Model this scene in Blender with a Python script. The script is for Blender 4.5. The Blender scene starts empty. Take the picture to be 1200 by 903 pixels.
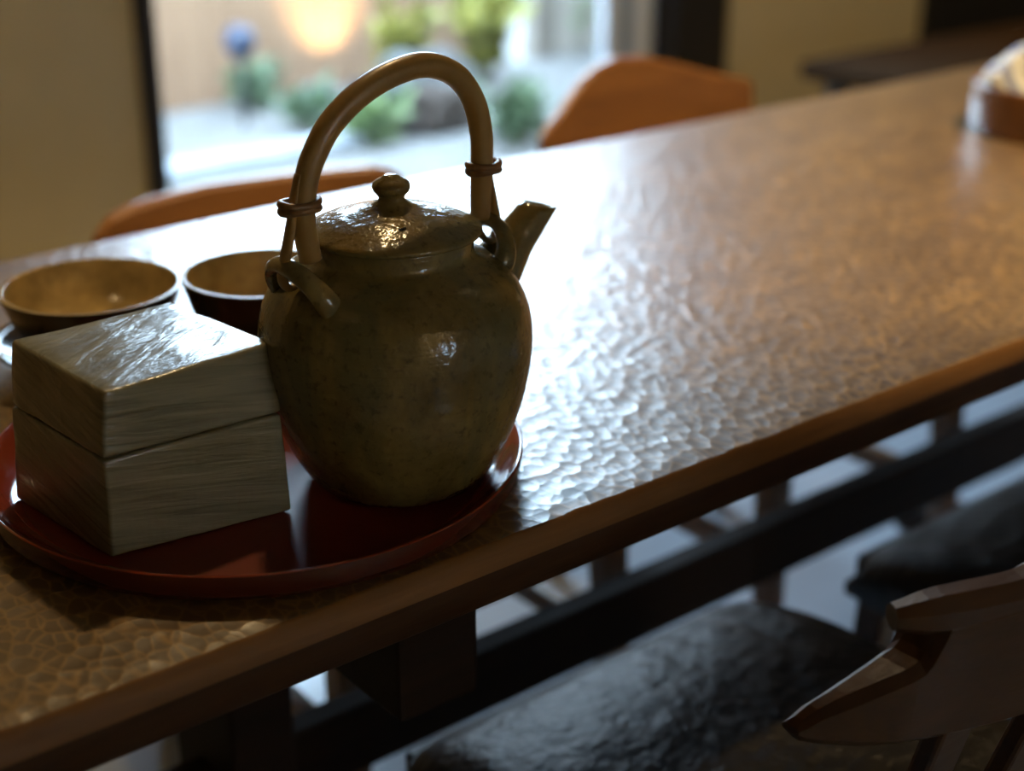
import bpy, bmesh, math, random
from mathutils import Vector, Matrix, noise
random.seed(7)
sc = bpy.context.scene
COL = sc.collection
R = math.radians

# ------------------------------------------------------------------ camera
cd = bpy.data.cameras.new('camera'); cam = bpy.data.objects.new('camera', cd); COL.objects.link(cam)
cam.location = (0, 0, 1.15)
cam.rotation_euler = (R(90 - 22.85), 0, R(-38.8))
cd.sensor_fit = 'HORIZONTAL'; cd.sensor_width = 36.0; cd.lens = 36.0 * 1770 / 1200
cd.clip_start = 0.02; cd.clip_end = 200
cd.dof.use_dof = True; cd.dof.focus_distance = 0.92; cd.dof.aperture_fstop = 3.2
sc.camera = cam

# ------------------------------------------------------------------ sky, daylight, exposure
w = bpy.data.worlds.new('overcast_sky'); sc.world = w; w.use_nodes = True
bg = w.node_tree.nodes['Background']
bg.inputs[0].default_value = (0.58, 0.78, 1.0, 1); bg.inputs[1].default_value = 27.0
WIN = (1.475, 3.048, 0.0, 2.25)          # garden window opening x0,x1,z0,z1 in the far wall
YW = 3.10
def portal(name, loc, rot, sx, sy):
    ld = bpy.data.lights.new(name, 'AREA'); ld.shape = 'RECTANGLE'; ld.size = sx; ld.size_y = sy
    ld.cycles.is_portal = True
    o = bpy.data.objects.new(name, ld); COL.objects.link(o); o.location = loc; o.rotation_euler = rot
portal('window_portal', ((WIN[0]+WIN[1])/2, YW+0.11, 1.125), (R(-90), 0, 0), WIN[1]-WIN[0], 2.25)
vs = sc.view_settings
sc.display_settings.display_device = 'sRGB'
vs.view_transform = 'Standard'; vs.look = 'None'; vs.exposure = 0.15; vs.gamma = 1.0; vs.use_curve_mapping = False
LAMP_COL = (1.0, 0.70, 0.34)

# ------------------------------------------------------------------ helpers
def tag(o, label=None, cat=None, group=None, kind=None):
    if label: o['label'] = label
    if cat: o['category'] = cat
    if group: o['group'] = group
    if kind: o['kind'] = kind
    return o
def thing(name, label, cat, loc=(0, 0, 0), rz=0.0, group=None):
    o = bpy.data.objects.new(name, None); COL.objects.link(o)
    o.location = loc; o.rotation_euler = (0, 0, rz); o.empty_display_size = 0.05
    return tag(o, label, cat, group)
def link(name, me, m, parent=None, smooth=False, loc=None):
    o = bpy.data.objects.new(name, me); COL.objects.link(o)
    if m is not None: me.materials.append(m)
    if smooth:
        for p in me.polygons: p.use_smooth = True
    if parent is not None: o.parent = parent
    if loc is not None: o.location = loc
    return o
def from_bm(name, bm, m, parent=None, smooth=False, loc=None):
    bmesh.ops.recalc_face_normals(bm, faces=bm.faces)
    me = bpy.data.meshes.new(name); bm.to_mesh(me); bm.free()
    return link(name, me, m, parent, smooth, loc)
def raw(name, V, F, m, parent=None, smooth=True, loc=None):
    bm = bmesh.new(); vv = [bm.verts.new(v) for v in V]
    for f in F:
        try: bm.faces.new([vv[i] for i in f])
        except ValueError: pass
    return from_bm(name, bm, m, parent, smooth, loc)
def box_bm(a, b, bev=0.0, seg=2, bm=None):
    bm = bm or bmesh.new()
    r = bmesh.ops.create_cube(bm, size=1.0)
    c = [(a[i]+b[i])/2 for i in range(3)]; s = [abs(b[i]-a[i]) for i in range(3)]
    for v in r['verts']: v.co = Vector((c[0]+v.co.x*s[0], c[1]+v.co.y*s[1], c[2]+v.co.z*s[2]))
    if bev:
        es = list({e for v in r['verts'] for e in v.link_edges})
        bmesh.ops.bevel(bm, geom=es, offset=bev, segments=seg, profile=0.5, affect='EDGES')
    return bm
def box(name, a, b, m, parent=None, bev=0.0, seg=2, loc=None):
    return from_bm(name, box_bm(a, b, bev, seg), m, parent, False, loc)
def bar_bm(p, q, wx, wy, bev=0.0, up=(0, 0, 1), w2=None, bm=None):
    """rectangular bar from p to q, section wx * wy, optional end taper w2=(wx,wy)"""
    bm = bm or bmesh.new()
    p = Vector(p); q = Vector(q); d = (q-p).normalized(); upv = Vector(up)
    if abs(d.dot(upv)) > 0.95: upv = Vector((0, 1, 0))
    a = d.cross(upv).normalized(); b = a.cross(d).normalized()
    w2 = w2 or (wx, wy); vs_ = []
    for c, (ux, uy) in ((p, (wx, wy)), (q, w2)):
        for sx, sy in ((-1, -1), (1, -1), (1, 1), (-1, 1)):
            vs_.append(bm.verts.new(c + a*sx*ux/2 + b*sy*uy/2))
    fs = [bm.faces.new([vs_[i] for i in f]) for f in ((0,1,2,3),(7,6,5,4),(0,4,5,1),(1,5,6,2),(2,6,7,3),(3,7,4,0))]
    if bev:
        es = list({e for v in vs_ for e in v.link_edges})
        bmesh.ops.bevel(bm, geom=es, offset=bev, segments=2, profile=0.5, affect='EDGES')
    return bm
def lathe(name, prof, m, parent=None, n=96, loc=None, wob=0.0, seed=0):
    V, F = [], []; rows = []
    for (r, z) in prof:
        if r < 1e-6:
            rows.append([len(V)]); V.append((0, 0, z))
        else:
            row = []
            for k in range(n):
                a = 2*math.pi*k/n
                rr = r*(1 + wob*noise.noise(Vector((math.cos(a)*1.3+seed, math.sin(a)*1.3, z*14))))
                row.append(len(V)); V.append((rr*math.cos(a), rr*math.sin(a), z))
            rows.append(row)
    for A, B in zip(rows, rows[1:]):
        if len(A) == 1 and len(B) == 1: continue
        for k in range(n):
            k2 = (k+1) % n
            if len(A) == 1: F.append((A[0], B[k], B[k2]))
            elif len(B) == 1: F.append((A[k], B[0], A[k2]))
            else: F.append((A[k], B[k], B[k2], A[k2]))
    return raw(name, V, F, m, parent, True, loc)
def catmull(P, n=8):
    P = [Vector(p) for p in P]; Q = [2*P[0]-P[1]] + P + [2*P[-1]-P[-2]]; out = []
    for i in range(1, len(Q)-2):
        for j in range(n):
            t = j/n
            out.append(0.5*((2*Q[i]) + (Q[i+1]-Q[i-1])*t + (2*Q[i-1]-5*Q[i]+4*Q[i+1]-Q[i+2])*t*t + (3*Q[i]-Q[i-1]-3*Q[i+1]+Q[i+2])*t**3))
    out.append(P[-1]); return out
def interp(L, t):
    """piecewise linear through L, t in 0..1"""
    x = t*(len(L)-1); i = min(int(x), len(L)-2); return L[i] + (L[i+1]-L[i])*(x-i)
def smooth_prof(P, n=5):
    return [(max(v.x, 0.0), v.y) for v in (Vector((q.x, q.y, 0)) for q in catmull([(r, z, 0) for r, z in P], n))]
def tube_bm(path, rad, n=16, ref=(0, 1, 0), flat=1.0, bm=None, cap=True, rings=None):
    """tube along path; rad a list over the length; flat scales the section across ref"""
    bm = bm or bmesh.new(); ref = Vector(ref); L = len(path); rows = []
    for i, p in enumerate(path):
        t = (path[min(i+1, L-1)] - path[max(i-1, 0)]).normalized()
        a = (ref - t*ref.dot(t)).normalized(); b = t.cross(a)
        r = interp(rad, i/(L-1)) if len(rad) > 1 else rad[0]
        rows.append([bm.verts.new(p + a*math.cos(2*math.pi*k/n)*r + b*math.sin(2*math.pi*k/n)*r*flat) for k in range(n)])
    for A, B in zip(rows, rows[1:]):
        for k in range(n): bm.faces.new((A[k], A[(k+1) % n], B[(k+1) % n], B[k]))
    if cap:
        bm.faces.new(rows[0]); bm.faces.new(rows[-1])
    return bm
def loft_rect(sect, bev=0.004):
    """sect: list of 4-corner rings [(x,y,z)*k]; closed loft with capped ends"""
    bm = bmesh.new(); rows = [[bm.verts.new(p) for p in s] for s in sect]; n = len(rows[0])
    for A, B in zip(rows, rows[1:]):
        for k in range(n): bm.faces.new((A[k], A[(k+1) % n], B[(k+1) % n], B[k]))
    bm.faces.new(rows[0]); bm.faces.new(rows[-1])
    return bm

# ------------------------------------------------------------------ materials
def M(name):
    m = bpy.data.materials.new(name); m.use_nodes = True
    nt = m.node_tree; b = nt.nodes['Principled BSDF']
    return m, nt, b
def N(nt, t, **kw):
    n = nt.nodes.new(t)
    for k, v in kw.items(): setattr(n, k, v)
    return n
def coords(nt, scale=(1, 1, 1), rot=(0, 0, 0)):
    tc = N(nt, 'ShaderNodeTexCoord'); mp = N(nt, 'ShaderNodeMapping')
    mp.inputs['Scale'].default_value = scale; mp.inputs['Rotation'].default_value = rot
    nt.links.new(tc.outputs['Object'], mp.inputs[0]); return mp.outputs[0]
def noi(nt, vec, scale, detail=4, rough=0.55, dist=0.0):
    n = N(nt, 'ShaderNodeTexNoise'); n.inputs['Scale'].default_value = scale; n.inputs['Detail'].default_value = detail
    n.inputs['Roughness'].default_value = rough; n.inputs['Distortion'].default_value = dist
    nt.links.new(vec, n.inputs['Vector']); return n.outputs[0]
def ramp(nt, fac, stops):
    r = N(nt, 'ShaderNodeValToRGB'); e = r.color_ramp.elements
    while len(e) < len(stops): e.new(0.5)
    for el, (p, c) in zip(e, stops): el.position = p; el.color = (*c, 1)
    nt.links.new(fac, r.inputs[0]); return r.outputs[0]
def mix(nt, fac, a, b, mode='MIX'):
    n = N(nt, 'ShaderNodeMix', data_type='RGBA', blend_type=mode)
    for s, v in ((n.inputs[0], fac), (n.inputs[6], a), (n.inputs[7], b)):
        if hasattr(v, 'is_output'): nt.links.new(v, s)
        else: s.default_value = v if not isinstance(v, tuple) else (*v, 1)
    return n.outputs[2]
def math_(nt, op, a, b=None, clamp=False):
    n = N(nt, 'ShaderNodeMath', operation=op); n.use_clamp = clamp
    for s, v in ((n.inputs[0], a), (n.inputs[1], b)):
        if v is None: continue
        if hasattr(v, 'is_output'): nt.links.new(v, s)
        else: s.default_value = v
    return n.outputs[0]
def bump(nt, b, h, dist, strength=1.0, prev=None, coat=False):
    n = N(nt, 'ShaderNodeBump'); n.inputs['Distance'].default_value = dist; n.inputs['Strength'].default_value = strength
    nt.links.new(h, n.inputs['Height'])
    if prev is not None: nt.links.new(prev, n.inputs['Normal'])
    if b is not None:
        nt.links.new(n.outputs[0], b.inputs['Normal'])
        if coat: nt.links.new(n.outputs[0], b.inputs['Coat Normal'])
    return n.outputs[0]
def setp(b, col=None, rough=None, **kw):
    if col is not None: b.inputs['Base Color'].default_value = (*col, 1)
    if rough is not None: b.inputs['Roughness'].default_value = rough
    for k, v in kw.items(): b.inputs[k.replace('_', ' ')].default_value = v

def plain(name, col, rough=0.6, var=0.12, scale=6.0, bmp=0.0, bscale=40, **kw):
    m, nt, b = M(name); v = coords(nt)
    f = noi(nt, v, scale, 5)
    lo = tuple(c*(1-var) for c in col); hi = tuple(min(1, c*(1+var)) for c in col)
    nt.links.new(ramp(nt, f, [(0.3, lo), (0.7, hi)]), b.inputs['Base Color'])
    setp(b, None, rough, **kw)
    if bmp: bump(nt, b, noi(nt, v, bscale, 4), bmp)
    return m
def wood(name, dark, light, rough=0.4, axis='X', scale=1.0, coat=0.0, bmp=0.0004, spec=0.5):
    m, nt, b = M(name)
    s = {'X': (1.2, 14, 14), 'Y': (14, 1.2, 14), 'Z': (14, 14, 1.2)}[axis]
    v = coords(nt, tuple(k*scale for k in s))
    g = noi(nt, v, 3.0, 6, 0.6, 0.6); g2 = noi(nt, v, 11.0, 3, 0.6)
    f = math_(nt, 'ADD', math_(nt, 'MULTIPLY', g, 0.75), math_(nt, 'MULTIPLY', g2, 0.25))
    nt.links.new(ramp(nt, f, [(0.32, dark), (0.68, light)]), b.inputs['Base Color'])
    setp(b, None, rough, Coat_Weight=coat, Coat_Roughness=0.2, Specular_IOR_Level=spec)
    bump(nt, b, g2, bmp)
    return m

MAT = {}
# adze-finished table top: shallow gouge cells, worn paler along the ridges
def table_mat():
    m, nt, b = M('gouged_table_wood')
    v = coords(nt)
    warp = N(nt, 'ShaderNodeVectorMath', operation='ADD')
    nz = N(nt, 'ShaderNodeTexNoise'); nz.inputs['Scale'].default_value = 34; nz.inputs['Detail'].default_value = 2
    nt.links.new(v, nz.inputs['Vector'])
    sub = N(nt, 'ShaderNodeVectorMath', operation='SUBTRACT'); sub.inputs[1].default_value = (0.5, 0.5, 0.5)
    nt.links.new(nz.outputs['Color'], sub.inputs[0])
    scl = N(nt, 'ShaderNodeVectorMath', operation='SCALE'); scl.inputs['Scale'].default_value = 0.010
    nt.links.new(sub.outputs[0], scl.inputs[0]); nt.links.new(v, warp.inputs[0]); nt.links.new(scl.outputs[0], warp.inputs[1])
    mp = N(nt, 'ShaderNodeMapping'); mp.inputs['Scale'].default_value = (100, 74, 0.0)
    nt.links.new(warp.outputs[0], mp.inputs[0])
    vo = N(nt, 'ShaderNodeTexVoronoi', feature='F1'); vo.inputs['Scale'].default_value = 1.0; vo.inputs['Randomness'].default_value = 0.85
    ve = N(nt, 'ShaderNodeTexVoronoi', feature='DISTANCE_TO_EDGE'); ve.inputs['Scale'].default_value = 1.0; ve.inputs['Randomness'].default_value = 0.85
    nt.links.new(mp.outputs[0], vo.inputs['Vector']); nt.links.new(mp.outputs[0], ve.inputs['Vector'])
    d2 = math_(nt, 'MULTIPLY', vo.outputs['Distance'], vo.outputs['Distance'])
    gv = coords(nt, (1.0, 12, 12))
    grain = noi(nt, gv, 3.0, 6, 0.6, 0.5)
    base = ramp(nt, grain, [(0.3, (0.078, 0.038, 0.010)), (0.7, (0.150, 0.082, 0.022))])
    ridge = N(nt, 'ShaderNodeMapRange'); ridge.inputs[1].default_value = 0.0; ridge.inputs[2].default_value = 0.12
    ridge.inputs[3].default_value = 1.0; ridge.inputs[4].default_value = 0.0
    nt.links.new(ve.outputs['Distance'], ridge.inputs[0])
    col = mix(nt, math_(nt, 'MULTIPLY', math_(nt, 'MULTIPLY', ridge.outputs[0], ramp(nt, noi(nt, v, 26, 3), [(0.3, (0.35, 0.35, 0.35)), (0.65, (1, 1, 1))])), 0.9), base, (0.44, 0.25, 0.068))
    nt.links.new(col, b.inputs['Base Color'])
    big = noi(nt, v, 9.0, 3)
    rr = N(nt, 'ShaderNodeMapRange'); rr.inputs[3].default_value = 0.34; rr.inputs[4].default_value = 0.46
    nt.links.new(big, rr.inputs[0]); nt.links.new(rr.outputs[0], b.inputs['Roughness'])
    setp(b, None, None, Specular_IOR_Level=0.55, Coat_Weight=1.0, Coat_Roughness=0.30, Coat_IOR=1.9)
    h = math_(nt, 'ADD', d2, math_(nt, 'MULTIPLY', big, 2.2))
    fine = noi(nt, gv, 30, 3)
    n1 = bump(nt, None, fine, 0.00010)
    bump(nt, b, h, 0.0007, 1.0, n1, coat=True)
    return m
MAT['table_top'] = table_mat()
MAT['table_edge_lit'] = wood('lit_table_edge_wood', (0.14, 0.060, 0.014), (0.25, 0.115, 0.030), 0.55, 'X', 1.0, 0.0, 0.0006, 0.3)  # lamplight along the bevel is put into this brighter amber
MAT['table_face_shaded'] = wood('shaded_table_side_wood', (0.030, 0.011, 0.003), (0.070, 0.027, 0.007), 0.6, 'X', 1.0, 0.0, 0.0006, 0.3)  # dim light on the slab's front is put into this darker brown
MAT['frame_wood'] = wood('dark_frame_wood', (0.012, 0.005, 0.002), (0.026, 0.012, 0.005), 0.7, 'X', 1.0, 0.0, 0.0004, 0.25)
MAT['chair_wood'] = wood('chair_wood', (0.14, 0.054, 0.012), (0.25, 0.105, 0.026), 0.36, 'X', 1.0, 0.25)
MAT['dark_chair_wood'] = wood('dark_chair_wood', (0.036, 0.013, 0.004), (0.072, 0.029, 0.009), 0.38, 'X', 1.0, 0.25)

def leather():
    m, nt, b = M('dark_seat_leather'); v = coords(nt)
    setp(b, (0.012, 0.009, 0.007), 0.42, Specular_IOR_Level=0.42)
    a = noi(nt, v, 34, 5, 0.6); c = noi(nt, v, 120, 3)
    n1 = bump(nt, None, c, 0.0007); bump(nt, b, a, 0.006, 1.0, n1)
    return m
MAT['seat'] = leather()

def kettle_glaze(name, lid=False):
    m, nt, b = M(name); v = coords(nt)
    drip = coords(nt, (26, 26, 5))
    f1 = noi(nt, v, 22, 5, 0.6, 0.4); f2 = noi(nt, drip, 1.0, 4, 0.55, 0.7); f3 = noi(nt, v, 190, 3)
    base = ramp(nt, f1, [(0.30, (0.100, 0.070, 0.021)), (0.55, (0.215, 0.150, 0.046)), (0.75, (0.300, 0.210, 0.066))])
    col = mix(nt, math_(nt, 'MULTIPLY', ramp(nt, f2, [(0.46, (0, 0, 0)), (0.60, (1, 1, 1))]), 0.65), base, (0.120, 0.107, 0.045))
    col = mix(nt, math_(nt, 'MULTIPLY', ramp(nt, f3, [(0.55, (0, 0, 0)), (0.72, (1, 1, 1))]), 0.45), col, (0.028, 0.020, 0.008))
    nt.links.new(col, b.inputs['Base Color'])
    setp(b, None, 0.16, Specular_IOR_Level=0.6)
    th = coords(nt, (2, 2, 130))
    n1 = bump(nt, None, noi(nt, th, 1.6, 2), 0.0004 if not lid else 0.0)
    n2 = bump(nt, None, noi(nt, v, 55, 3), 0.0007 if not lid else 0.0016, 1.0, n1)
    bump(nt, b, f3, 0.0004 if not lid else 0.0005, 1.0, n2)
    return m
MAT['kettle'] = kettle_glaze('olive_kettle_glaze'); MAT['lid'] = kettle_glaze('speckled_lid_glaze', True)
MAT['hole'] = plain('steam_hole_shade', (0.008, 0.006, 0.004), 0.9)  # shade inside the steam hole, as a dark colour

def cane():
    m, nt, b = M('cane'); v = coords(nt)
    f = noi(nt, v, 26, 5, 0.6); g = noi(nt, coords(nt, (1, 1, 0.35)), 160, 2)
    col = ramp(nt, f, [(0.3, (0.30, 0.165, 0.040)), (0.7, (0.46, 0.270, 0.075))])
    nt.links.new(mix(nt, math_(nt, 'MULTIPLY', g, 0.3), col, (0.19, 0.115, 0.035)), b.inputs['Base Color'])
    setp(b, None, 0.36, Coat_Weight=0.15, Coat_Roughness=0.2); bump(nt, b, g, 0.0003)
    return m
MAT['cane'] = cane()
MAT['binding'] = wood('vine_binding', (0.15, 0.068, 0.020), (0.30, 0.150, 0.048), 0.4, 'X', 3.0)

def box_glaze():
    m, nt, b = M('ash_glaze'); tc = N(nt, 'ShaderNodeTexCoord')
    sep = N(nt, 'ShaderNodeSeparateXYZ'); nt.links.new(tc.outputs['Object'], sep.inputs[0])
    comb = N(nt, 'ShaderNodeCombineXYZ')
    xy = math_(nt, 'ADD', math_(nt, 'MULTIPLY', sep.outputs[0], 1.0), math_(nt, 'MULTIPLY', sep.outputs[1], -1.0))
    # combed streaks that run along the sides, dipping a little
    zz = math_(nt, 'ADD', math_(nt, 'MULTIPLY', sep.outputs[2], 175), math_(nt, 'ADD', math_(nt, 'MULTIPLY', sep.outputs[0], 26), math_(nt, 'MULTIPLY', sep.outputs[1], -40)))
    nt.links.new(math_(nt, 'MULTIPLY', sep.outputs[0], 11), comb.inputs[0])
    nt.links.new(math_(nt, 'MULTIPLY', sep.outputs[1], 11), comb.inputs[1]); nt.links.new(zz, comb.inputs[2])
    s1 = noi(nt, comb.outputs[0], 1.0, 4, 0.6, 0.5)
    top = noi(nt, coords(nt, (16, 150, 1), (0, 0, 0.1)), 1.0, 4, 0.6)
    cl = noi(nt, coords(nt), 14, 4)
    col = ramp(nt, s1, [(0.30, (0.135, 0.117, 0.065)), (0.50, (0.245, 0.215, 0.125)), (0.72, (0.335, 0.300, 0.180))])
    col = mix(nt, math_(nt, 'MULTIPLY', cl, 0.5), col, (0.215, 0.210, 0.135))
    # ochre tint along the rims
    geo = N(nt, 'ShaderNodeNewGeometry')
    edge = ramp(nt, geo.outputs['Pointiness'], [(0.53, (0, 0, 0)), (0.60, (1, 1, 1))])
    col = mix(nt, math_(nt, 'MULTIPLY', edge, 0.6), col, (0.22, 0.135, 0.040))
    nt.links.new(col, b.inputs['Base Color'])
    setp(b, None, 0.2, Specular_IOR_Level=0.6)
    n1 = bump(nt, None, s1, 0.0011); n2 = bump(nt, None, top, 0.0009, 1.0, n1)
    bump(nt, b, noi(nt, coords(nt), 45, 2), 0.0005, 1.0, n2)
    return m
MAT['box'] = box_glaze()
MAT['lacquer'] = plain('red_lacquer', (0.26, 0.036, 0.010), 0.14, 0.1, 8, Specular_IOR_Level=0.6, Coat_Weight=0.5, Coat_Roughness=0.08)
MAT['lacquer_floor'] = plain('dull_red_lacquer', (0.17, 0.024, 0.008), 0.42, 0.15, 8, Specular_IOR_Level=0.22)  # darker, rougher red than the rim
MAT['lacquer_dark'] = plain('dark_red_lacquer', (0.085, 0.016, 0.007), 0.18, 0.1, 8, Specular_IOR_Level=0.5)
MAT['cup_in'] = plain('ochre_cup_glaze', (0.50, 0.355, 0.15), 0.2, 0.35, 40, 0.0006, 70)
MAT['cup_out'] = plain('dark_cup_glaze', (0.045, 0.032, 0.016), 0.16, 0.3, 40, 0.0005, 60, Specular_IOR_Level=0.6)
MAT['saucer'] = plain('dark_saucer_glaze', (0.06, 0.04, 0.02), 0.14, 0.2, 30)
MAT['wall'] = plain('ochre_plaster', (0.47, 0.395, 0.245), 0.9, 0.05, 5, 0.0012, 160)
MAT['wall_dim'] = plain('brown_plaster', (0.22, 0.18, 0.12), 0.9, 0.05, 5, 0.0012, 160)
MAT['ceiling'] = plain('ceiling_boards', (0.20, 0.14, 0.08), 0.8, 0.1, 3)
MAT['dark'] = plain('dark_stained_wood', (0.012, 0.009, 0.007), 0.6, 0.2, 5)
MAT['bench'] = plain('dull_dark_bench_wood', (0.045, 0.024, 0.010), 0.9, 0.2, 5, Specular_IOR_Level=0.1)
MAT['floor'] = plain('grey_stone_floor', (0.42, 0.46, 0.52), 0.16, 0.12, 2.5, 0.0003, 12, Specular_IOR_Level=0.7)
MAT['corridor'] = plain('corridor_dark_plaster', (0.03, 0.028, 0.03), 0.9, 0.1, 3)
MAT['alu'] = plain('white_painted_sash', (0.62, 0.68, 0.75), 0.4, 0.04, 5)
MAT['alu_dark'] = plain('blue_grey_sash_channel', (0.18, 0.25, 0.36), 0.4, 0.05, 5)
MAT['iron'] = plain('black_iron', (0.015, 0.015, 0.018), 0.5, 0.1, 20)
MAT['blue'] = plain('blue_lamp_head', (0.022, 0.032, 0.065), 0.3, 0.1, 20)
MAT['gravel'] = plain('pale_gravel', (0.135, 0.130, 0.125), 0.9, 0.25, 30, 0.02, 60)
MAT['kerb'] = plain('grey_kerb_stone', (0.22, 0.24, 0.27), 0.85, 0.15, 12, 0.004, 30)
MAT['fence'] = wood('fence_board', (0.21, 0.120, 0.070), (0.29, 0.175, 0.105), 0.8, 'Z', 0.6)
MAT['post'] = plain('pale_fence_post', (0.15, 0.125, 0.10), 0.8, 0.06, 8)
MAT['plaster_out'] = plain('garden_plaster', (0.27, 0.235, 0.195), 0.9, 0.06, 5)
MAT['rock'] = plain('brown_garden_rock', (0.028, 0.017, 0.011), 0.85, 0.35, 9, 0.01, 18)
MAT['rock_grey'] = plain('blue_grey_rock', (0.07, 0.075, 0.08), 0.8, 0.3, 9, 0.01, 18)
MAT['stem'] = plain('green_brown_stem', (0.07, 0.07, 0.03), 0.7)
def leaf_mat(name, a, c):
    m, nt, b = M(name); f = noi(nt, coords(nt), 12, 3)
    nt.links.new(ramp(nt, f, [(0.35, a), (0.65, c)]), b.inputs['Base Color']); setp(b, None, 0.45); return m
MAT['leaf_dark'] = leaf_mat('deep_green_leaf', (0.035, 0.065, 0.030), (0.095, 0.15, 0.07))
MAT['leaf_mid'] = leaf_mat('mid_green_leaf', (0.06, 0.11, 0.03), (0.17, 0.23, 0.09))
MAT['leaf_lime'] = leaf_mat('lime_leaf', (0.15, 0.155, 0.025), (0.30, 0.27, 0.055))
MAT['bentwood'] = wood('bentwood', (0.13, 0.048, 0.012), (0.22, 0.088, 0.024), 0.35, 'Z', 1.0, 0.2)
def cloth(name, a, c, sc_=40):
    m, nt, b = M(name); v = coords(nt, (1, 1, 1), (0, 0.3, 0.6))
    wv = N(nt, 'ShaderNodeTexWave'); wv.inputs['Scale'].default_value = sc_; wv.inputs['Distortion'].default_value = 1.5
    nt.links.new(v, wv.inputs['Vector'])
    nt.links.new(ramp(nt, wv.outputs[1], [(0.55, a), (0.8, c)]), b.inputs['Base Color']); setp(b, None, 0.9); return m
MAT['napkin'] = cloth('striped_napkin', (0.62, 0.62, 0.60), (0.20, 0.23, 0.36), 9)
MAT['paper'] = plain('cream_paper', (0.75, 0.62, 0.33), 0.8, 0.06, 20)
def glass():
    m, nt, b = M('window_glass'); nt.nodes.remove(b); out = nt.nodes['Material Output']
    t = N(nt, 'ShaderNodeBsdfTransparent'); t.inputs[0].default_value = (0.95, 0.97, 0.97, 1)
    g = N(nt, 'ShaderNodeBsdfGlossy'); g.inputs['Roughness'].default_value = 0.02
    fr = N(nt, 'ShaderNodeFresnel'); fr.inputs[0].default_value = 1.45
    mx = N(nt, 'ShaderNodeMixShader'); nt.links.new(fr.outputs[0], mx.inputs[0]); nt.links.new(t.outputs[0], mx.inputs[1]); nt.links.new(g.outputs[0], mx.inputs[2])
    nt.links.new(mx.outputs[0], out.inputs[0]); return m
MAT['glass'] = glass()
def emit(name, col, s):
    m, nt, b = M(name); setp(b, (0.8, 0.8, 0.8), 0.5); b.inputs['Emission Color'].default_value = (*col, 1); b.inputs['Emission Strength'].default_value = s; return m
MAT['bulb'] = emit('warm_lamp_lens', LAMP_COL, 12.0)

# ------------------------------------------------------------------ room shell
X0, X1, Y0, ZC = -2.6, 6.0, -2.4, 2.5
T = 0.12
def struct(o): o['kind'] = 'structure'; return o
struct(box('floor', (X0, Y0, -0.06), (X1, YW + 0.15, 0), MAT['floor']))
struct(box('ceiling', (X0, Y0, ZC), (X1, YW + 0.15, ZC + 0.1), MAT['ceiling']))
def multi(name, boxes, m):
    bm = bmesh.new()
    for a, b in boxes: box_bm(a, b, 0, bm=bm)
    return struct(from_bm(name, bm, m))
XE = 4.22        # where the window wall stops and the dark passage begins
multi('wall_far', [((X0, YW, 0), (WIN[0]-0.035, YW+T, ZC)), ((WIN[1]+0.205, YW, 0), (XE, YW+T, ZC)),
                   ((WIN[0]-0.035, YW, WIN[3]+0.06), (WIN[1]+0.205, YW+T, ZC)), ((XE, YW, 2.1), (X1, YW+T, ZC))], MAT['wall'])
struct(box('wall_left', (X0-T, Y0, 0), (X0, YW+T, ZC), MAT['wall_dim']))
struct(box('wall_right', (X1, Y0, 0), (X1+T, YW+0.7, ZC), MAT['wall']))
# wall behind the photographer, with its own small window
W2 = (0.70, 0.98, 1.10, 1.62)
multi('wall_near', [((X0, Y0-T, 0), (W2[0], Y0, ZC)), ((W2[1], Y0-T, 0), (X1, Y0, ZC)),
                    ((W2[0], Y0-T, 0), (W2[1], Y0, W2[2])), ((W2[0], Y0-T, W2[3]), (W2[1], Y0, ZC))], MAT['wall'])
# dark passage behind the end of the wall
multi('wall_passage', [((XE-0.12, YW+T, 0), (XE, YW+0.7, 2.2)), ((XE-0.12, YW+0.7, 0), (X1+T, YW+0.8, 2.2)), ((XE-0.12, YW+T, 2.1), (X1, YW+0.7, 2.2))], MAT['corridor'])
struct(box('floor_passage', (XE, YW+0.15, -0.06), (X1, YW+0.7, 0), MAT['dark']))
trim = struct(box('trim_1', (XE-0.002, YW-0.02, 0), (XE+0.05, YW+T, 2.1), MAT['dark'], None, 0.003))

# garden window: dark posts, lintel, two sliding sashes with panes
win = tag(bpy.data.objects.new('window_1', None), kind='structure'); COL.objects.link(win); win.location = (WIN[0], YW, 0)
wl = WIN[1]-WIN[0]
box('jamb', (-0.035, -0.03, 0), (0.005, T+0.01, WIN[3]), MAT['dark'], win, 0.003)
box('jamb', (wl-0.005, -0.05, 0), (wl+0.205, T+0.01, WIN[3]), MAT['dark'], win, 0.004)
box('lintel', (-0.035, -0.03, WIN[3]), (wl+0.205, T+0.01, WIN[3]+0.06), MAT['dark'], win, 0.003)
box('sill', (0.005, 0.0, 0.0), (wl-0.005, T+0.03, 0.03), MAT['dark'], win, 0.002)
def sash(x0, x1, y, m):
    s = bpy.data.objects.new('sash', None); COL.objects.link(s); s.parent = win; s.location = (0, y, 0.03)
    h = WIN[3]-0.03
    box('stile', (x0, -0.015, 0), (x0+0.045, 0.015, h), m, s, 0.002); box('stile', (x1-0.045, -0.015, 0), (x1, 0.015, h), m, s, 0.002)
    box('rail', (x0+0.045, -0.014, h-0.05), (x1-0.045, 0.014, h), m, s, 0.002); box('rail', (x0+0.045, -0.014, 0), (x1-0.045, 0.014, 0.07), m, s, 0.002)
    box('pane', (x0+0.045, -0.003, 0.07), (x1-0.045, 0.003, h-0.05), MAT['glass'], s)
    return s
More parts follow.
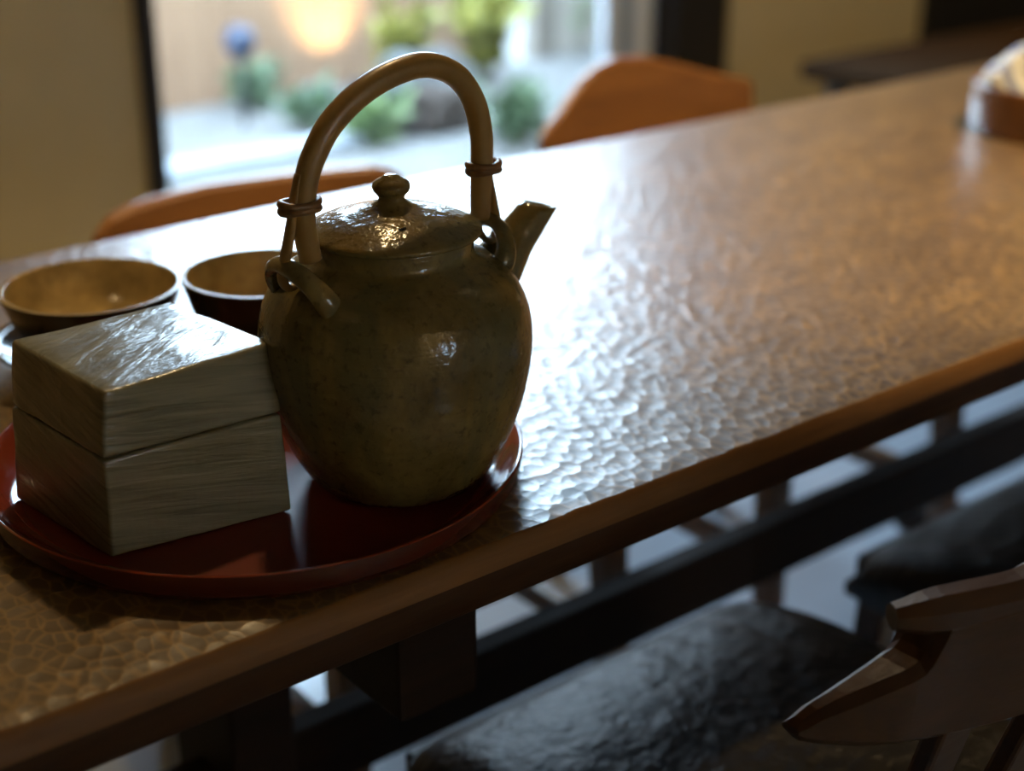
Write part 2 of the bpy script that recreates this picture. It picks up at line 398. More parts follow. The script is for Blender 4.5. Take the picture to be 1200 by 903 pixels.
# the wide pane is fixed frameless in the dark posts; the narrow white sash stands at the right post
box('pane', (0.005, 0.055, 0.03), (wl-0.185, 0.061, WIN[3]), MAT['glass'], win)
ss = bpy.data.objects.new('sash', None); COL.objects.link(ss); ss.parent = win; ss.location = (wl-0.18, 0.06, 0.03)
box('stile', (0, -0.02, 0), (0.045, 0.02, WIN[3]-0.03), MAT['alu'], ss, 0.003)
box('channel', (0.045, -0.006, 0), (0.095, 0.006, WIN[3]-0.03), MAT['alu_dark'], ss)
box('stile', (0.095, -0.02, 0), (0.175, 0.02, WIN[3]-0.03), MAT['alu'], ss, 0.003)
# small window behind
w2 = tag(bpy.data.objects.new('window_2', None), kind='structure'); COL.objects.link(w2); w2.location = (W2[0], Y0-T, W2[2])
ww, wh = W2[1]-W2[0], W2[3]-W2[2]
for a, b in (((0, 0, 0), (0.03, T, wh)), ((ww-0.03, 0, 0), (ww, T, wh)), ((0.03, 0, 0), (ww-0.03, T, 0.03)), ((0.03, 0, wh-0.03), (ww-0.03, T, wh)), ((0.03, 0.04, wh*0.5-0.015), (ww-0.03, 0.07, wh*0.5+0.015))):
    box('window_frame', a, b, MAT['dark'], w2)
box('pane', (0.03, 0.05, 0.03), (ww-0.03, 0.056, wh*0.5-0.015), MAT['glass'], w2); box('pane', (0.03, 0.05, wh*0.5+0.015), (ww-0.03, 0.056, wh-0.03), MAT['glass'], w2)

# ------------------------------------------------------------------ ceiling lamps (warm), two of them added as fill
def downlight(loc, target, power, label, angle=70, r=0.045):
    t = thing('ceiling_spotlight', label, 'spotlight', loc, 0, 'warm ceiling spotlights')
    d = (Vector(target)-Vector(loc)).normalized(); q = d.to_track_quat('-Z', 'Y').to_matrix().to_4x4()
    h = lathe('housing', [(0, 0.13), (0.035, 0.13), (0.045, 0.12), (0.045, 0.0), (0.040, 0.0), (0.036, 0.03), (0, 0.031)], MAT['iron'], t, 32); h.matrix_local = q
    le = lathe('lens', [(0, 0.027), (0.033, 0.027), (0.033, 0.023), (0, 0.022)], MAT['bulb'], t, 24); le.matrix_local = q
    st = from_bm('stem', tube_bm([Vector((0, 0, 0.05)), Vector((0, 0, ZC-loc[2]))], [0.008], 10, (1, 0, 0)), MAT['iron'], t)
    ld = bpy.data.lights.new('spot_bulb', 'SPOT'); ld.energy = power; ld.color = LAMP_COL; ld.spot_size = R(angle); ld.spot_blend = 0.6; ld.shadow_soft_size = r
    lo = bpy.data.objects.new('spot_bulb', ld); COL.objects.link(lo); lo.parent = t
    lo.matrix_local = Matrix.Translation(d*0.01) @ q
downlight((0.97, 1.48, 2.30), (0.72, 0.95, 0.7), 30, 'black ceiling spotlight aimed at the kettle end of the table', 80)
downlight((1.75, 0.55, 2.30), (1.55, 1.20, 0.7), 140, 'black ceiling spotlight above the basket end of the table', 64)
downlight((-0.9, 0.6, 2.30), (0.3, 3.1, 0.9), 92, 'black ceiling spotlight aimed at the plaster wall beside the window', 90)

downlight((3.35, 1.70, 2.30), (3.65, 3.1, 0.7), 60, 'added black fill spotlight aimed at the wall between window and passage', 90)  # unseen lamp added to brighten this stretch of wall
downlight((0.4, -1.2, 2.30), (0.7, -2.4, 1.7), 150, 'added black fill spotlight bounced off the wall behind the viewer', 85)  # unseen lamp added for bounced fill on the near faces

# ------------------------------------------------------------------ table
tb = thing('dining_table', 'long brown dining table with a hand-gouged top on dark trestles', 'table', (0, 0, 0))
TX0, TX1, TY0, TY1, ZT, TT = -0.30, 2.38, 0.646, 1.378, 0.700, 0.042
def table_top():
    bm = bmesh.new(); n = 420
    # section of the slab from far bottom to near bottom, the near top arris slightly eased and hand-planed wavy
    rows = []
    for i in range(n+1):
        x = TX0 + (TX1-TX0)*i/n
        wv = 0.0011*noise.noise(Vector((x*60, 0, 0))) + 0.0008*noise.noise(Vector((x*23, 5, 0)))
        wz = 0.0007*noise.noise(Vector((x*55, 9, 0)))
        sec = [(TY1, ZT-TT), (TY1, ZT-0.006), (TY1-0.006, ZT), (TY0+0.012, ZT), (TY0+0.0015+wv, ZT-0.0004+wz), (TY0-0.0005+wv, ZT-0.0018+wz), (TY0-0.0055+wv*0.6, ZT-0.0125+wz), (TY0-0.0062, ZT-0.0165), (TY0-0.0045, ZT-TT+0.003), (TY0-0.001, ZT-TT)]
        rows.append([bm.verts.new((x, y, z)) for y, z in sec])
    m = len(rows[0])
    for A, B in zip(rows, rows[1:]):
        for k in range(m):
            f = bm.faces.new((A[k], A[(k+1) % m], B[(k+1) % m], B[k]))
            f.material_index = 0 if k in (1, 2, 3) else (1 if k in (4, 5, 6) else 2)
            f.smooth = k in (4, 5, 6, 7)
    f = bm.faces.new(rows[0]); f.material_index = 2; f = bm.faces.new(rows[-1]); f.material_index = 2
    o = from_bm('table_top', bm, MAT['table_top'], tb); o.data.materials.append(MAT['table_edge_lit']); o.data.materials.append(MAT['table_face_shaded']); return o
table_top()
for tx in (0.50, 1.86):
    box('crossbar', (tx-0.035, 0.695, 0.555), (tx+0.030, 1.325, ZT-TT), MAT['frame_wood'], tb, 0.004)
    box('post', (tx-0.030, 0.955, 0.045), (tx+0.030, 1.065, 0.555), MAT['frame_wood'], tb, 0.004)
    box('foot', (tx-0.040, 0.73, 0.0), (tx+0.040, 1.29, 0.05), MAT['frame_wood'], tb, 0.006)
box('stretcher', (0.33, 0.994, 0.268), (2.05, 1.024, 0.340), MAT['frame_wood'], tb, 0.004)

# ------------------------------------------------------------------ chairs
def crest_loft(zh, zl, th, k, dirn, y0, m, name, parent, n=130):
    """board along local x, bent: y = y0 + dirn*k*x^2; zh/zl tables of (s,z); th thickness"""
    def tab(L, s):
        if s <= L[0][0]: return L[0][1]
        for (a, va), (b, vb) in zip(L, L[1:]):
            if s <= b: return va + (vb-va)*(s-a)/(b-a)
        return L[-1][1]
    s0, s1 = zh[0][0], zh[-1][0]; sect = []
    for i in range(n+1):
        s = s0 + (s1-s0)*i/n; hi, lo = tab(zh, s), tab(zl, s); lean = 0.08
        e = min(s-s0, s1-s); t = th*min(1.0, 0.42 + e/0.05*0.58)
        c = min(0.006, (hi-lo)*0.3, t*0.3)
        yb = y0 + dirn*k*s*s; sec = []
        for yy, zz in ((-t/2+c, lo), (t/2-c, lo), (t/2, lo+c), (t/2, hi-c), (t/2-c, hi), (-t/2+c, hi), (-t/2, hi-c), (-t/2, lo+c)):
            sec.append((s, yb + yy - dirn*lean*(zz-0.64), zz))
        sect.append(sec)
    return from_bm(name, loft_rect(sect), m, parent, False)
NEAR_ZH = [(-.208, .643), (-.205, .648), (-.198, .656), (-.185, .665), (-.172, .673), (-.160, .680), (-.152, .686), (-.148, .697), (-.145, .712),
           (-.09, .716), (-.06, .728), (-.03, .742), (0, .748), (.03, .742), (.06, .728), (.09, .716), (.145, .712), (.148, .697), (.152, .686), (.160, .680), (.172, .673), (.185, .665), (.198, .656), (.205, .648), (.208, .643)]
NEAR_ZL = [(-.208, .639), (-.205, .634), (-.196, .631), (-.178, .628), (.178, .628), (.196, .631), (.205, .634), (.208, .639)]
HUMP_ZH = [(-.205, .672), (-.185, .686), (-.16, .699), (-.137, .714), (-.108, .732), (-.076, .745), (-.035, .752), (.02, .748), (.08, .732), (.145, .712), (.19, .701), (.203, .697), (.205, .690)]
FLAT_ZH = [(-.215, .640), (-.208, .658), (-.185, .674), (-.155, .680), (-.06, .683), (.05, .678), (.165, .673), (.190, .666), (.205, .655), (.215, .640)]
FAR_ZL = [(-.215, .585), (.215, .585)]
def make_chair(name, label, loc, rz, kind, wm, group):
    """local: seat spans x +-0.19, backrest at y=0, seat runs to +y"""
    t = thing(name, label, 'chair', loc, rz, group)
    # seat: padded, dished
    bm = bmesh.new(); nx, ny = 22, 22; grid = []
    for j in range(ny+1):
        row = []
        for i in range(nx+1):
            u, v = i/nx*2-1, j/ny*2-1
            x = 0.205*u*(1.0 + 0.04*v); y = 0.206 + 0.224*v
            e = max(abs(u), abs(v)); r = (abs(u)**6 + abs(v)**6)**(1/6)
            eu = max(0, (abs(u)-0.86)/0.14)**2; ev = max(0, (abs(v)-0.90)/0.10)**2
            z = 0.430 - min(0.030, 0.024*(eu+ev)) - 0.044*max(0, (v-0.2)/0.8)**2 - 0.004*u*u
            x *= 1-0.03*max(0, r-0.95)/0.17; row.append(bm.verts.new((x, y, z)))
        grid.append(row)
    for j in range(ny):
        for i in range(nx): bm.faces.new((grid[j][i], grid[j][i+1], grid[j+1][i+1], grid[j+1][i]))
    loop = [grid[0][i] for i in range(nx+1)] + [grid[j][nx] for j in range(1, ny+1)] + [grid[ny][i] for i in range(nx-1, -1, -1)] + [grid[j][0] for j in range(ny-1, 0, -1)]
    low = [bm.verts.new((v.co.x, v.co.y, 0.338)) for v in loop]
    for a in range(len(loop)):
        b = (a+1) % len(loop); bm.faces.new((loop[a], loop[b], low[b], low[a]))
    bm.faces.new(low)
    from_bm('seat', bm, MAT['seat'], t, True)
    # seat frame rails
    for a, b in (((-0.185, 0.03), (0.185, 0.03)), ((-0.19, 0.42), (0.19, 0.42)), ((-0.18, 0.03), (-0.185, 0.42)), ((0.18, 0.03), (0.185, 0.42))):
        from_bm('seat_rail', bar_bm((*a, 0.352), (*b, 0.352), 0.024, 0.05, 0.003), wm, t)
    for sx in (-1, 1):
        from_bm('leg', bar_bm((sx*0.175, 0.405, 0.345), (sx*0.185, 0.425, 0.0), 0.036, 0.036, 0.004, w2=(0.028, 0.028)), wm, t)
        from_bm('leg', bar_bm((sx*0.165, 0.035, 0.345), (sx*0.175, -0.02, 0.0), 0.036, 0.036, 0.004, w2=(0.028, 0.028)), wm, t)
        from_bm('stretcher', bar_bm((sx*0.178, 0.413, 0.20), (sx*0.171, 0.005, 0.20), 0.02, 0.03, 0.003), wm, t)
    from_bm('stretcher', bar_bm((-0.176, 0.21, 0.20), (0.176, 0.21, 0.20), 0.02, 0.028, 0.003), wm, t)
    k = {'near': 1.5, 'hump': 0.9, 'flat': 0.7}[kind]
    zh = {'near': NEAR_ZH, 'hump': HUMP_ZH, 'flat': FLAT_ZH}[kind]
    if kind != 'near': zh = [(-a, z) for a, z in reversed(zh)]
    zl = NEAR_ZL if kind == 'near' else FAR_ZL
    cr = crest_loft(zh, zl, 0.030 if kind == 'near' else 0.021, k, 1.0, -0.05, wm, 'crest_rail', t)
    if kind == 'near':
        pts = []
        for i in range(41):
            s = -0.166 + 0.332*i/40; z = 0.712
            z += 0.034*max(0, math.cos(min(abs(s)/0.10, 1)*math.pi/2))**2
            pts.append(Vector((s, -0.05 + k*s*s - 0.08*(z-0.64), z)))
        bm = tube_bm(pts, [0.008, 0.0135] + [0.0142]*13 + [0.0135, 0.008], 8, (0, 1, 0.4), 1.0)
        rl = from_bm('top_roll', bm, wm, cr)
    for s in (-0.115, -0.04, 0.04, 0.115):
        zt = 0.640 if kind == 'near' else 0.60
        from_bm('back_splat', bar_bm((s, -0.05 + k*s*s - 0.22*(zt-0.64), zt), (s*1.05, 0.030, 0.37), 0.034, 0.014, 0.003, up=(0, 1, 0), w2=(0.030, 0.014)), wm, t)
    return t
GN = 'chairs with dark seats on the near side'
make_chair('dining_chair', 'dark wooden chair with pointed back ends and blue-lit black seat beside the kettle', (0.775, 0.440, 0), 0, 'near', MAT['dark_chair_wood'], GN)
make_chair('dining_chair', 'dark wooden chair pushed under the table to the right of the blue-lit seat', (1.335, 0.420, 0), 0, 'near', MAT['dark_chair_wood'], GN)
GF = 'brown chairs along the window side'
make_chair('dining_chair', 'orange-brown wooden chair with a straight low top rail behind the two cups', (0.850, 1.510, 0), R(180), 'flat', MAT['chair_wood'], GF)
make_chair('dining_chair', 'orange-brown wooden chair with a high arched top rail near the window post', (1.480, 1.512, 0), R(180), 'hump', MAT['chair_wood'], GF)

# ------------------------------------------------------------------ tray
ZTR = 0.7062
tr = thing('serving_tray', 'round red lacquer tray under the kettle and box', 'tray', (0.4426, 0.8233, ZT))
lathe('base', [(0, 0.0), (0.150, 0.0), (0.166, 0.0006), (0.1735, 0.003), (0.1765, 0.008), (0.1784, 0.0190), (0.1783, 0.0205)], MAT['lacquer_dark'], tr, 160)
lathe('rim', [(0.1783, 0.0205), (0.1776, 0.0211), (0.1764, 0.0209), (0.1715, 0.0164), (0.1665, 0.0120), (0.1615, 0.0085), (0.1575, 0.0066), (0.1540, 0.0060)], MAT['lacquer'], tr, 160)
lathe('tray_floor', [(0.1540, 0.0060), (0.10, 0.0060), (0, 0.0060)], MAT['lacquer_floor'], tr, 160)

# ------------------------------------------------------------------ kettle
KX, KY = 0.5098, 0.7531
kt = thing('teapot', 'olive-brown glazed pottery teapot with an arched cane handle on the red tray', 'teapot', (KX, KY, ZTR))
P = [(0.0, 0.0030), (0.046, 0.0025), (0.0500, 0.0), (0.0545, 0.0008), (0.0590, 0.0050), (0.0660, 0.0155), (0.0745, 0.0330), (0.0815, 0.0540), (0.0862, 0.0760), (0.0880, 0.0960),
     (0.0866, 0.1120), (0.0820, 0.1260), (0.0745, 0.1375), (0.0650, 0.1455), (0.0565, 0.1500), (0.0520, 0.1530)]
body = smooth_prof(P, 4)
body += [(0.0510, 0.1550), (0.0508, 0.1600), (0.0512, 0.1640), (0.0505, 0.1655), (0.0480, 0.1655), (0.0470, 0.1600), (0.0465, 0.1500)]
lathe('body', body, MAT['kettle'], kt, 128, None, 0.006, 3.1)
LID = [(0.044, 0.1560), (0.0450, 0.1640), (0.0535, 0.1652), (0.0555, 0.1660), (0.0562, 0.1675), (0.0556, 0.1692), (0.0530, 0.1705), (0.0450, 0.1742), (0.0340, 0.1780), (0.0220, 0.1812), (0.0130, 0.1838),
       (0.0088, 0.1862), (0.0080, 0.1885), (0.0092, 0.1905), (0.0112, 0.1925), (0.0120, 0.1950), (0.0112, 0.1978), (0.0088, 0.1996), (0.0062, 0.2006), (0.0050, 0.2020), (0.0030, 0.2028), (0.0, 0.2030)]
lid = lathe('lid', LID, MAT['lid'], kt, 96, None, 0.006, 8.2)
# steam hole: dark disc painted for the shade in the bore, with a raised lip, towards the viewer
sh = lathe('steam_hole', [(0, 0.0006), (0.0016, 0.0006), (0.0019, 0.0011), (0.0024, 0.0009), (0.0027, 0.0), (0, -0.001)], MAT['hole'], lid, 20)
hd = Vector((-0.56, -0.83, 0)).normalized()
sh.location = hd*0.0330 + Vector((0.0045, -0.0035, 0.1774)); sh.rotation_euler = (R(17)*-hd.y*-1, R(17)*hd.x, 0)
# spout, cut level at the tip
def spout():
    path = catmull([(0.058, 0, 0.108), (0.078, 0, 0.1225), (0.0975, 0, 0.1415), (0.1190, 0, 0.1625)], 6)
    n = 28; bm = bmesh.new(); L = len(path); rows = []
    rad = [0.0235, 0.0200, 0.0140, 0.0112]
    for i, p in enumerate(path):
        t = (path[min(i+1, L-1)]-path[max(i-1, 0)]).normalized(); a = Vector((0, 1, 0)); b = t.cross(a).normalized(); f = i/(L-1)
        r = interp(rad, f)
        rows.append([(p + a*math.cos(2*math.pi*k/n)*r + b*math.sin(2*math.pi*k/n)*r) for k in range(n)])
    # cut the mouth along a nearly level plane, easing the rings before it
    t = (path[-1]-path[-2]).normalized()
    for j, w_ in ((1, 1.0), (2, 0.8), (3, 0.6), (4, 0.4), (5, 0.2)):
        i = L-j
        for k, q in enumerate(rows[i]):
            d = q - path[i]; g = d.z + 0.30*d.x
            rows[i][k] = q - t*(g/(t.z + 0.30*t.x))*w_
    inner = [path[-1] + (q-path[-1])*0.80 for q in rows[-1]]
    deep = [path[-4] + (q-path[-4])*0.72 for q in rows[-4]]
    R_ = [[bm.verts.new(q) for q in r] for r in rows + [inner, deep]]
    for A, B in zip(R_, R_[1:]):
        for k in range(n): bm.faces.new((A[k], A[(k+1) % n], B[(k+1) % n], B[k]))
    bm.faces.new(R_[-1])
    return from_bm('spout', bm, MAT['kettle'], kt, True)
spout()
# two clay lugs on the shoulder, each an arch along the shoulder
for sx in (-1, 1):
    C = Vector((sx*0.0665, 0, 0.1405)); nrm = Vector((sx*0.50, 0, 0.87)).normalized(); tn = Vector((0, 1, 0))
    path = [C + tn*0.0285*math.cos(a)*-1 + nrm*(0.0245*math.sin(a) - 0.003) for a in [math.pi*i/22 for i in range(23)]]
    path[0] -= nrm*0.006; path[-1] -= nrm*0.006
    from_bm('lug', tube_bm(path, [0.0085, 0.0068, 0.0062, 0.0062, 0.0068, 0.0085], 16, nrm.cross(tn), 0.78), MAT['kettle'], kt, True)
# cane handle
hp = catmull([(-0.0600, 0, 0.1600), (-0.0628, 0, 0.1780), (-0.0632, 0, 0.1950), (-0.0598, 0, 0.2100), (-0.0540, 0, 0.2230), (-0.0415, 0, 0.2400), (-0.0205, 0, 0.2550), (0.0040, 0, 0.2642), (0.0289, 0, 0.2662), (0.0510, 0, 0.2568),
              (0.0648, 0, 0.2390), (0.0705, 0, 0.2170), (0.0708, 0, 0.1990), (0.0698, 0, 0.1800), (0.0690, 0, 0.1620)], 8)
hd_ = from_bm('handle', tube_bm(hp, [0.0070, 0.0074, 0.0074, 0.0078, 0.0080, 0.0080, 0.0076, 0.0074, 0.0072, 0.0064], 20, (0, 1, 0), 1.0), MAT['cane'], kt, True)
lp = catmull([(-0.0655, 0.0, 0.2140), (-0.0695, 0, 0.1980), (-0.0728, 0, 0.1820), (-0.0775, 0, 0.1640), (-0.0800, 0, 0.1520), (-0.0770, 0, 0.1460), (-0.0700, 0, 0.1480), (-0.0640, 0, 0.1560)], 6)
from_bm('handle_strip', tube_bm(lp, [0.0032, 0.0042, 0.0048, 0.0050, 0.0048, 0.0042, 0.0035], 14, (0, 1, 0), 0.55), MAT['cane'], hd_, True)
rp = catmull([(0.0745, 0.0, 0.2000), (0.0765, 0, 0.1880), (0.0785, 0, 0.1760), (0.0815, 0, 0.1620), (0.0825, 0, 0.1510), (0.0790, 0, 0.1450), (0.0720, 0, 0.1480), (0.0670, 0, 0.1560)], 6)
from_bm('handle_strip', tube_bm(rp, [0.0030, 0.0040, 0.0046, 0.0048, 0.0046, 0.0040, 0.0035], 14, (0, 1, 0), 0.55), MAT['cane'], hd_, True)
for (cx, cz, rx, ry) in ((-0.0655, 0.1945, 0.0120, 0.0086), (0.0722, 0.1955, 0.0106, 0.0084)):
    for dz in (-0.0018, 0.0018):
        ring = [Vector((cx + rx*math.cos(a), ry*math.sin(a), cz + dz + 0.0006*math.sin(a*2+dz*900))) for a in [2*math.pi*i/40 for i in range(41)]]
        from_bm('binding', tube_bm(ring, [0.0025], 10, (0, 0, 1), 1.0), MAT['binding'], hd_, True)

# ------------------------------------------------------------------ two-piece ceramic box
bx = thing('ceramic_box', 'square grey-green glazed ceramic box with a deep lid on the tray', 'box', (0.3077, 0.7633, ZTR))
def hexa(name, lo, hi, z0, z1, bev, jit):
    """box from two quads, edges rounded, faces slightly uneven"""
    bm = bmesh.new()
    B = [bm.verts.new((x, y, z0)) for x, y in lo]; Tt = [bm.verts.new((x, y, z1)) for x, y in hi]
    bm.faces.new(B[::-1]); bm.faces.new(Tt)
    for k in range(4): bm.faces.new((B[k], B[(k+1) % 4], Tt[(k+1) % 4], Tt[k]))
    bmesh.ops.subdivide_edges(bm, edges=bm.edges[:], cuts=9, use_grid_fill=True)
    sharp = [e for e in bm.edges if e.is_manifold and e.calc_face_angle(0) > 0.6]
    bmesh.ops.bevel(bm, geom=sharp, offset=bev, segments=3, profile=0.5, affect='EDGES')
    for v in bm.verts:
        d = noise.noise_vector(v.co*38 + Vector((jit, 0, 0)))*0.0010 + noise.noise_vector(v.co*120 + Vector((0, jit, 0)))*0.00025
        v.co += d
    o = from_bm(name, bm, MAT['box'], bx, True); return o
def q(pts): return [(x-0.3077, y-0.7633) for x, y in pts]
bot = q([(0.3080, 0.7628), (0.4235, 0.7480), (0.4125, 0.8640), (0.2938, 0.8742)])
mid = q([(0.3090, 0.7600), (0.4247, 0.7555), (0.4140, 0.8690), (0.2986, 0.8712)])
top = q([(0.3130, 0.7600), (0.4300, 0.7672), (0.4150, 0.8760), (0.3042, 0.8735)])
hexa('box_base', bot, mid, 0.0004, 0.0648, 0.0022, 1.0)
hexa('box_lid', mid, top, 0.0655, 0.1072, 0.0026, 6.0)

# ------------------------------------------------------------------ cups
def cup(label, loc, rr, h, saucer=None, seed=0):
    t = thing('tea_cup', label, 'cup', loc, 0, 'pottery cups behind the box')
    outer = smooth_prof([(0.0, 0.004), (0.022, 0.004), (0.024, 0.0), (0.028, 0.0), (0.029, 0.006), (rr*0.66, 0.016), (rr*0.84, h*0.52), (rr*0.95, h*0.82), (rr*0.995, h*0.97)], 4)
    lathe('outer_wall', outer + [(rr, h*0.985), (rr*0.992, h)], MAT['cup_out'], t, 72, None, 0.008, seed)
    inner = smooth_prof([(rr*0.992, h), (rr*0.965, h*1.004), (rr*0.94, h*0.985), (rr*0.90, h*0.82), (rr*0.78, h*0.50), (rr*0.55, 0.016), (rr*0.2, 0.0105), (0.0, 0.010)], 4)
    lathe('inner_wall', inner, MAT['cup_in'], t, 72, None, 0.008, seed)
    return t
lathe_s = [(0, 0.002), (0.03, 0.0), (0.034, 0.0), (0.036, 0.003), (0.055, 0.0095), (0.0740, 0.0190), (0.0800, 0.0235), (0.0806, 0.0250), (0.0796, 0.0258), (0.0725, 0.0215), (0.055, 0.0125), (0.036, 0.0062), (0, 0.006)]
cup('wide ochre-lined pottery cup behind the ceramic box at the picture edge', (0.4417, 1.0720, ZT+0.0062), 0.0697, 0.0598, seed=1.7)
sa = tag(lathe('saucer', lathe_s, MAT['saucer'], None, 72), 'dark glossy saucer under the ochre-lined cup at the picture edge', 'saucer'); sa.location = (0.4417, 1.0720, ZT)
cup('ochre-lined pottery cup half hidden behind the teapot', (0.5490, 0.9940, ZT), 0.0620, 0.0745, seed=5.3)

# ------------------------------------------------------------------ basket with napkin at the far end
bk = thing('bentwood_box', 'round brown bentwood bread box at the far end of the table', 'box', (1.735, 1.060, ZT))
lathe('wall', [(0.095, 0.0), (0.098, 0.001), (0.1, 0.004), (0.1, 0.058), (0.099, 0.061), (0.096, 0.061), (0.095, 0.058), (0.094, 0.006), (0.09, 0.004)], MAT['bentwood'], bk, 72)
lathe('floor_disc', [(0, 0.0), (0.0955, 0.0), (0.0955, 0.006), (0, 0.006)], MAT['bentwood'], bk, 48)
def napkin():
    bm = bmesh.new(); n, m = 60, 16; rows = []
    for j in range(m+1):
        f = j/m; row = []
        for i in range(n):
            a = 2*math.pi*i/n
            fold = 0.010*math.sin(a*7+0.6) + 0.006*math.sin(a*12)
            r = 0.090*(1-f)**0.75 + (0.012 if f < 0.3 else 0.0)*math.sin(f*10) + fold*(1-f)*1.0
            z = 0.040 + 0.060*math.sin(min(1, f*1.25)*math.pi/2) + fold*0.9*math.sin(f*math.pi)
            r = min(max(r, 0.0012), 0.0905 if z < 0.068 else 0.104)
            row.append(bm.verts.new((r*math.cos(a), r*math.sin(a), z)))
        rows.append(row)
    for A, B in zip(rows, rows[1:]):
        for k in range(n): bm.faces.new((A[k], A[(k+1) % n], B[(k+1) % n], B[k]))
    bm.faces.new(rows[-1])
    o = from_bm('napkin', bm, MAT['napkin'], None, True); o.location = (1.735, 1.060, ZT); return o
tag(napkin(), 'white napkin with blue-grey stripes bunched in the bentwood box', 'napkin')
pb = bmesh.new(); box_bm((-0.045, -0.032, 0), (0.045, 0.032, 0.014), 0.004, 3, bm=pb)
for v in pb.verts: v.co.z += 0.012*math.sin(v.co.x*25)
pk = tag(from_bm('paper_packet', pb, MAT['paper'], None, True), 'pale yellow paper packet lying on the striped napkin', 'packet')
pk.location = (1.705, 1.015, ZT+0.112); pk.rotation_euler = (R(48), 0, R(-45))

# ------------------------------------------------------------------ dark bench beyond the table
bn = thing('wooden_bench', 'dark low wooden bench standing by the dark passage behind the table', 'bench', (3.30, 2.20, 0))
box('seat', (-0.52, -0.17, 0.43), (0.9, 0.17, 0.47), MAT['bench'], bn, 0.006)
for x in (-0.42, 0.8):
    for y in (-0.13, 0.13): from_bm('leg', bar_bm((x, y, 0.43), (x*1.03, y*1.1, 0), 0.045, 0.045, 0.003), MAT['dark'], bn)
    from_bm('stretcher', bar_bm((x, -0.13, 0.18), (x, 0.13, 0.18), 0.03, 0.03, 0.003), MAT['dark'], bn)

# ------------------------------------------------------------------ garden outside the window
struct(box('ground_garden', (-3, YW+T+0.03, -0.20), (10, 9, -0.088), MAT['gravel']))
kb = struct(box('path_kerb', (0.2, 4.20, -0.09), (2.75, 4.33, -0.05), MAT['kerb'], None, 0.01))
FY = 5.10
fn = thing('garden_fence', 'tall peach-brown board fence behind the garden plants', 'fence', (0, FY, -0.088))
pitch = 0.128
for i in range(46):
    x = -1.7 + i*pitch
    if x > 4.02: break
    o = box('board', (x+0.002, random.uniform(0, 0.006), 0.0), (x+pitch-0.002, 0.024, 1.66+random.uniform(-0.004, 0.004)), MAT['fence'], fn, 0.002, 1)
for z in (0.35, 1.5): box('rail', (-1.7, 0.025, z), (4.16, 0.07, z+0.07), MAT['fence'], fn)
ps = tag(box('fence_post', (-0.05, -0.06, 0.0), (0.05, 0.05, 1.9), MAT['post'], None, 0.006), 'pale square post at the end of the board fence', 'post'); ps.location = (4.24, FY, -0.088)
gw = struct(box('wall_garden', (4.30, FY-0.02, -0.088), (9.0, FY+0.12, 1.66), MAT['plaster_out']))

def rock(name, label, loc, s, m, seed, cat='rock'):
    bm = bmesh.new(); bmesh.ops.create_icosphere(bm, subdivisions=4, radius=1.0)
    for v in bm.verts:
        n_ = v.co.normalized(); d = 1 + 0.28*noise.noise(n_*1.6 + Vector((seed, 0, 0))) + 0.10*noise.noise(n_*4 + Vector((0, seed, 0)))
        v.co = Vector((n_.x*s[0]*d, n_.y*s[1]*d, max(n_.z*d, -0.35)*s[2]))
    o = from_bm(name, bm, m, None, False); o.location = (loc[0], loc[1], loc[2] + 0.33*s[2]); return tag(o, label, cat)
rock('garden_rock', 'large dark brown rock among the garden plants', (3.10, 4.27, -0.088), (0.15, 0.11, 0.13), MAT['rock'], 2.0)
rock('garden_rock', 'blue-grey rock lying behind the dark brown rock', (3.20, 4.52, -0.088), (0.24, 0.10, 0.17), MAT['rock_grey'], 5.0)
rock('garden_rock', 'small pale grey rock between the low garden plants', (2.964, 4.834, -0.088), (0.08, 0.07, 0.07), MAT['rock_grey'], 9.0)

def plant(name, label, loc, n, h, spread, lm, ll, lw, seed, upright=0.5):
    rnd = random.Random(seed); t = thing(name, label, 'plant', loc, 0, 'garden plants')
    sb = bmesh.new(); fb = bmesh.new()
    ns = max(4, n//14)
    tips = []
    for i in range(ns):
        a = rnd.uniform(0, 2*math.pi); rr = spread*math.sqrt(rnd.random())
        tip = Vector((rr*math.cos(a), rr*math.sin(a), h*rnd.uniform(0.55, 1.0)))
        path = catmull([(0.02*math.cos(a), 0.02*math.sin(a), -0.01), (tip.x*0.35, tip.y*0.35, tip.z*0.55), tip], 5)
        tube_bm(path, [0.005, 0.0025], 6, (1, 0, 0.1), bm=sb); tips.append(path)
    for i in range(n):
        p = tips[i % ns]; c = p[rnd.randint(len(p)//3, len(p)-1)]
        d = Vector((rnd.gauss(0, 1), rnd.gauss(0, 1), rnd.gauss(upright*0.6, 0.5))).normalized()
        L = ll*rnd.uniform(0.6, 1.25); side = d.cross(Vector((rnd.gauss(0, 1), rnd.gauss(0, 1), rnd.gauss(0, 1)))).normalized(); nn = side.cross(d)
        base = c; W = lw*L/ll
        a0 = fb.verts.new(base); a1 = fb.verts.new(base + d*L*0.45 + side*W + nn*W*0.25); a2 = fb.verts.new(base + d*L - nn*L*0.18); a3 = fb.verts.new(base + d*L*0.45 - side*W + nn*W*0.25); a4 = fb.verts.new(base + d*L*0.5)
        for f in ((a0, a1, a4), (a4, a1, a2), (a0, a4, a3), (a4, a2, a3)): fb.faces.new(f)
    from_bm('stems', sb, MAT['stem'], t, True)
    me = bpy.data.meshes.new('foliage'); fb.to_mesh(me); fb.free()
    f = link('foliage', me, lm, t); f['kind'] = 'stuff'
    return t
plant('leafy_plant', 'dark green bush below the blue garden lamp', (2.763, 4.951, -0.088), 170, 0.16, 0.13, MAT['leaf_dark'], 0.07, 0.020, 1)
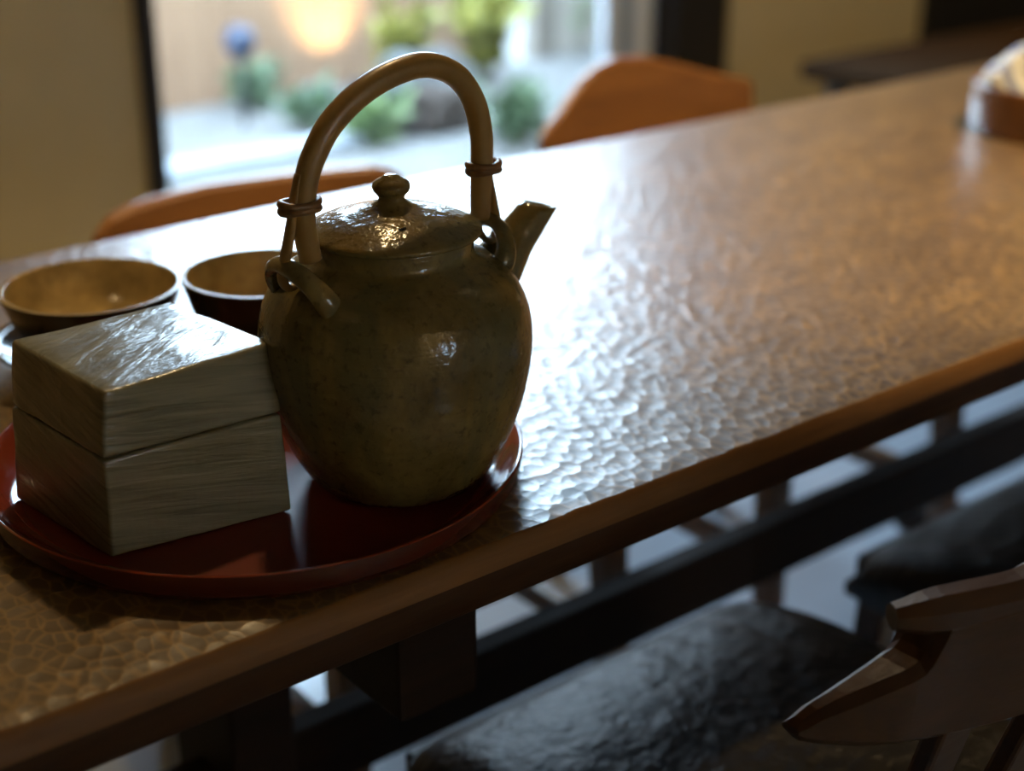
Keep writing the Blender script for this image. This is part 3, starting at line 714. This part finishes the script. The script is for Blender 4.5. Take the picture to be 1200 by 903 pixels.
plant('leafy_plant', 'dark green low clump at the edge of the pale gravel', (2.741, 4.548, -0.088), 150, 0.15, 0.10, MAT['leaf_dark'], 0.07, 0.020, 2)
plant('leafy_plant', 'fresh green ferny plant in front of the dark brown rock', (2.80, 4.24, -0.088), 240, 0.15, 0.11, MAT['leaf_mid'], 0.09, 0.020, 3)
plant('leafy_plant', 'tall lime green shrub against the lamplit fence', (3.33, 4.86, -0.088), 190, 0.34, 0.14, MAT['leaf_lime'], 0.09, 0.024, 4)
plant('leafy_plant', 'tall yellow-green shrub beside the pale fence post', (3.70, 4.78, -0.088), 300, 0.50, 0.18, MAT['leaf_lime'], 0.10, 0.028, 5)
plant('leafy_plant', 'deep green fern beside the arched chair back', (3.19, 3.93, -0.088), 230, 0.19, 0.12, MAT['leaf_dark'], 0.09, 0.020, 6)
plant('leafy_plant', 'thin green climber against the pale garden wall', (4.378, 4.951, -0.088), 26, 0.75, 0.10, MAT['leaf_mid'], 0.08, 0.026, 7, 0.8)
# garden lamps
gl = thing('garden_lamp', 'blue round-headed garden lamp on a thin black stake', 'lamp', (2.592, 4.739, -0.088))
from_bm('stake', tube_bm([Vector((0, 0, 0)), Vector((0, 0, 0.27))], [0.008], 10, (1, 0, 0)), MAT['iron'], gl, True)
lathe('head', smooth_prof([(0.0, 0.245), (0.030, 0.250), (0.050, 0.270), (0.056, 0.300), (0.050, 0.332), (0.030, 0.350), (0.0, 0.354)], 4), MAT['blue'], gl, 40)
lathe('neck', [(0.0, 0.232), (0.024, 0.232), (0.030, 0.252), (0.0, 0.254)], MAT['iron'], gl, 24)
ul = thing('garden_uplight', 'small black uplight among the plants washing the fence with warm light', 'lamp', (3.166, 4.887, -0.088))
lathe('housing', [(0, 0.0), (0.03, 0.0), (0.035, 0.01), (0.035, 0.06), (0.031, 0.06), (0.029, 0.045), (0, 0.044)], MAT['iron'], ul, 28)
lathe('lens', [(0, 0.047), (0.028, 0.047), (0.028, 0.0465), (0, 0.046)], MAT['bulb'], ul, 24)
ld = bpy.data.lights.new('uplight_bulb', 'SPOT'); ld.energy = 40; ld.color = (1.0, 0.72, 0.36); ld.spot_size = R(75); ld.spot_blend = 0.9; ld.shadow_soft_size = 0.02
lo = bpy.data.objects.new('uplight_bulb', ld); COL.objects.link(lo); lo.parent = ul; lo.location = (0, 0, 0.065)
lo.rotation_euler = (Vector((0.0, 0.19, 0.26))).to_track_quat('-Z', 'Y').to_euler()
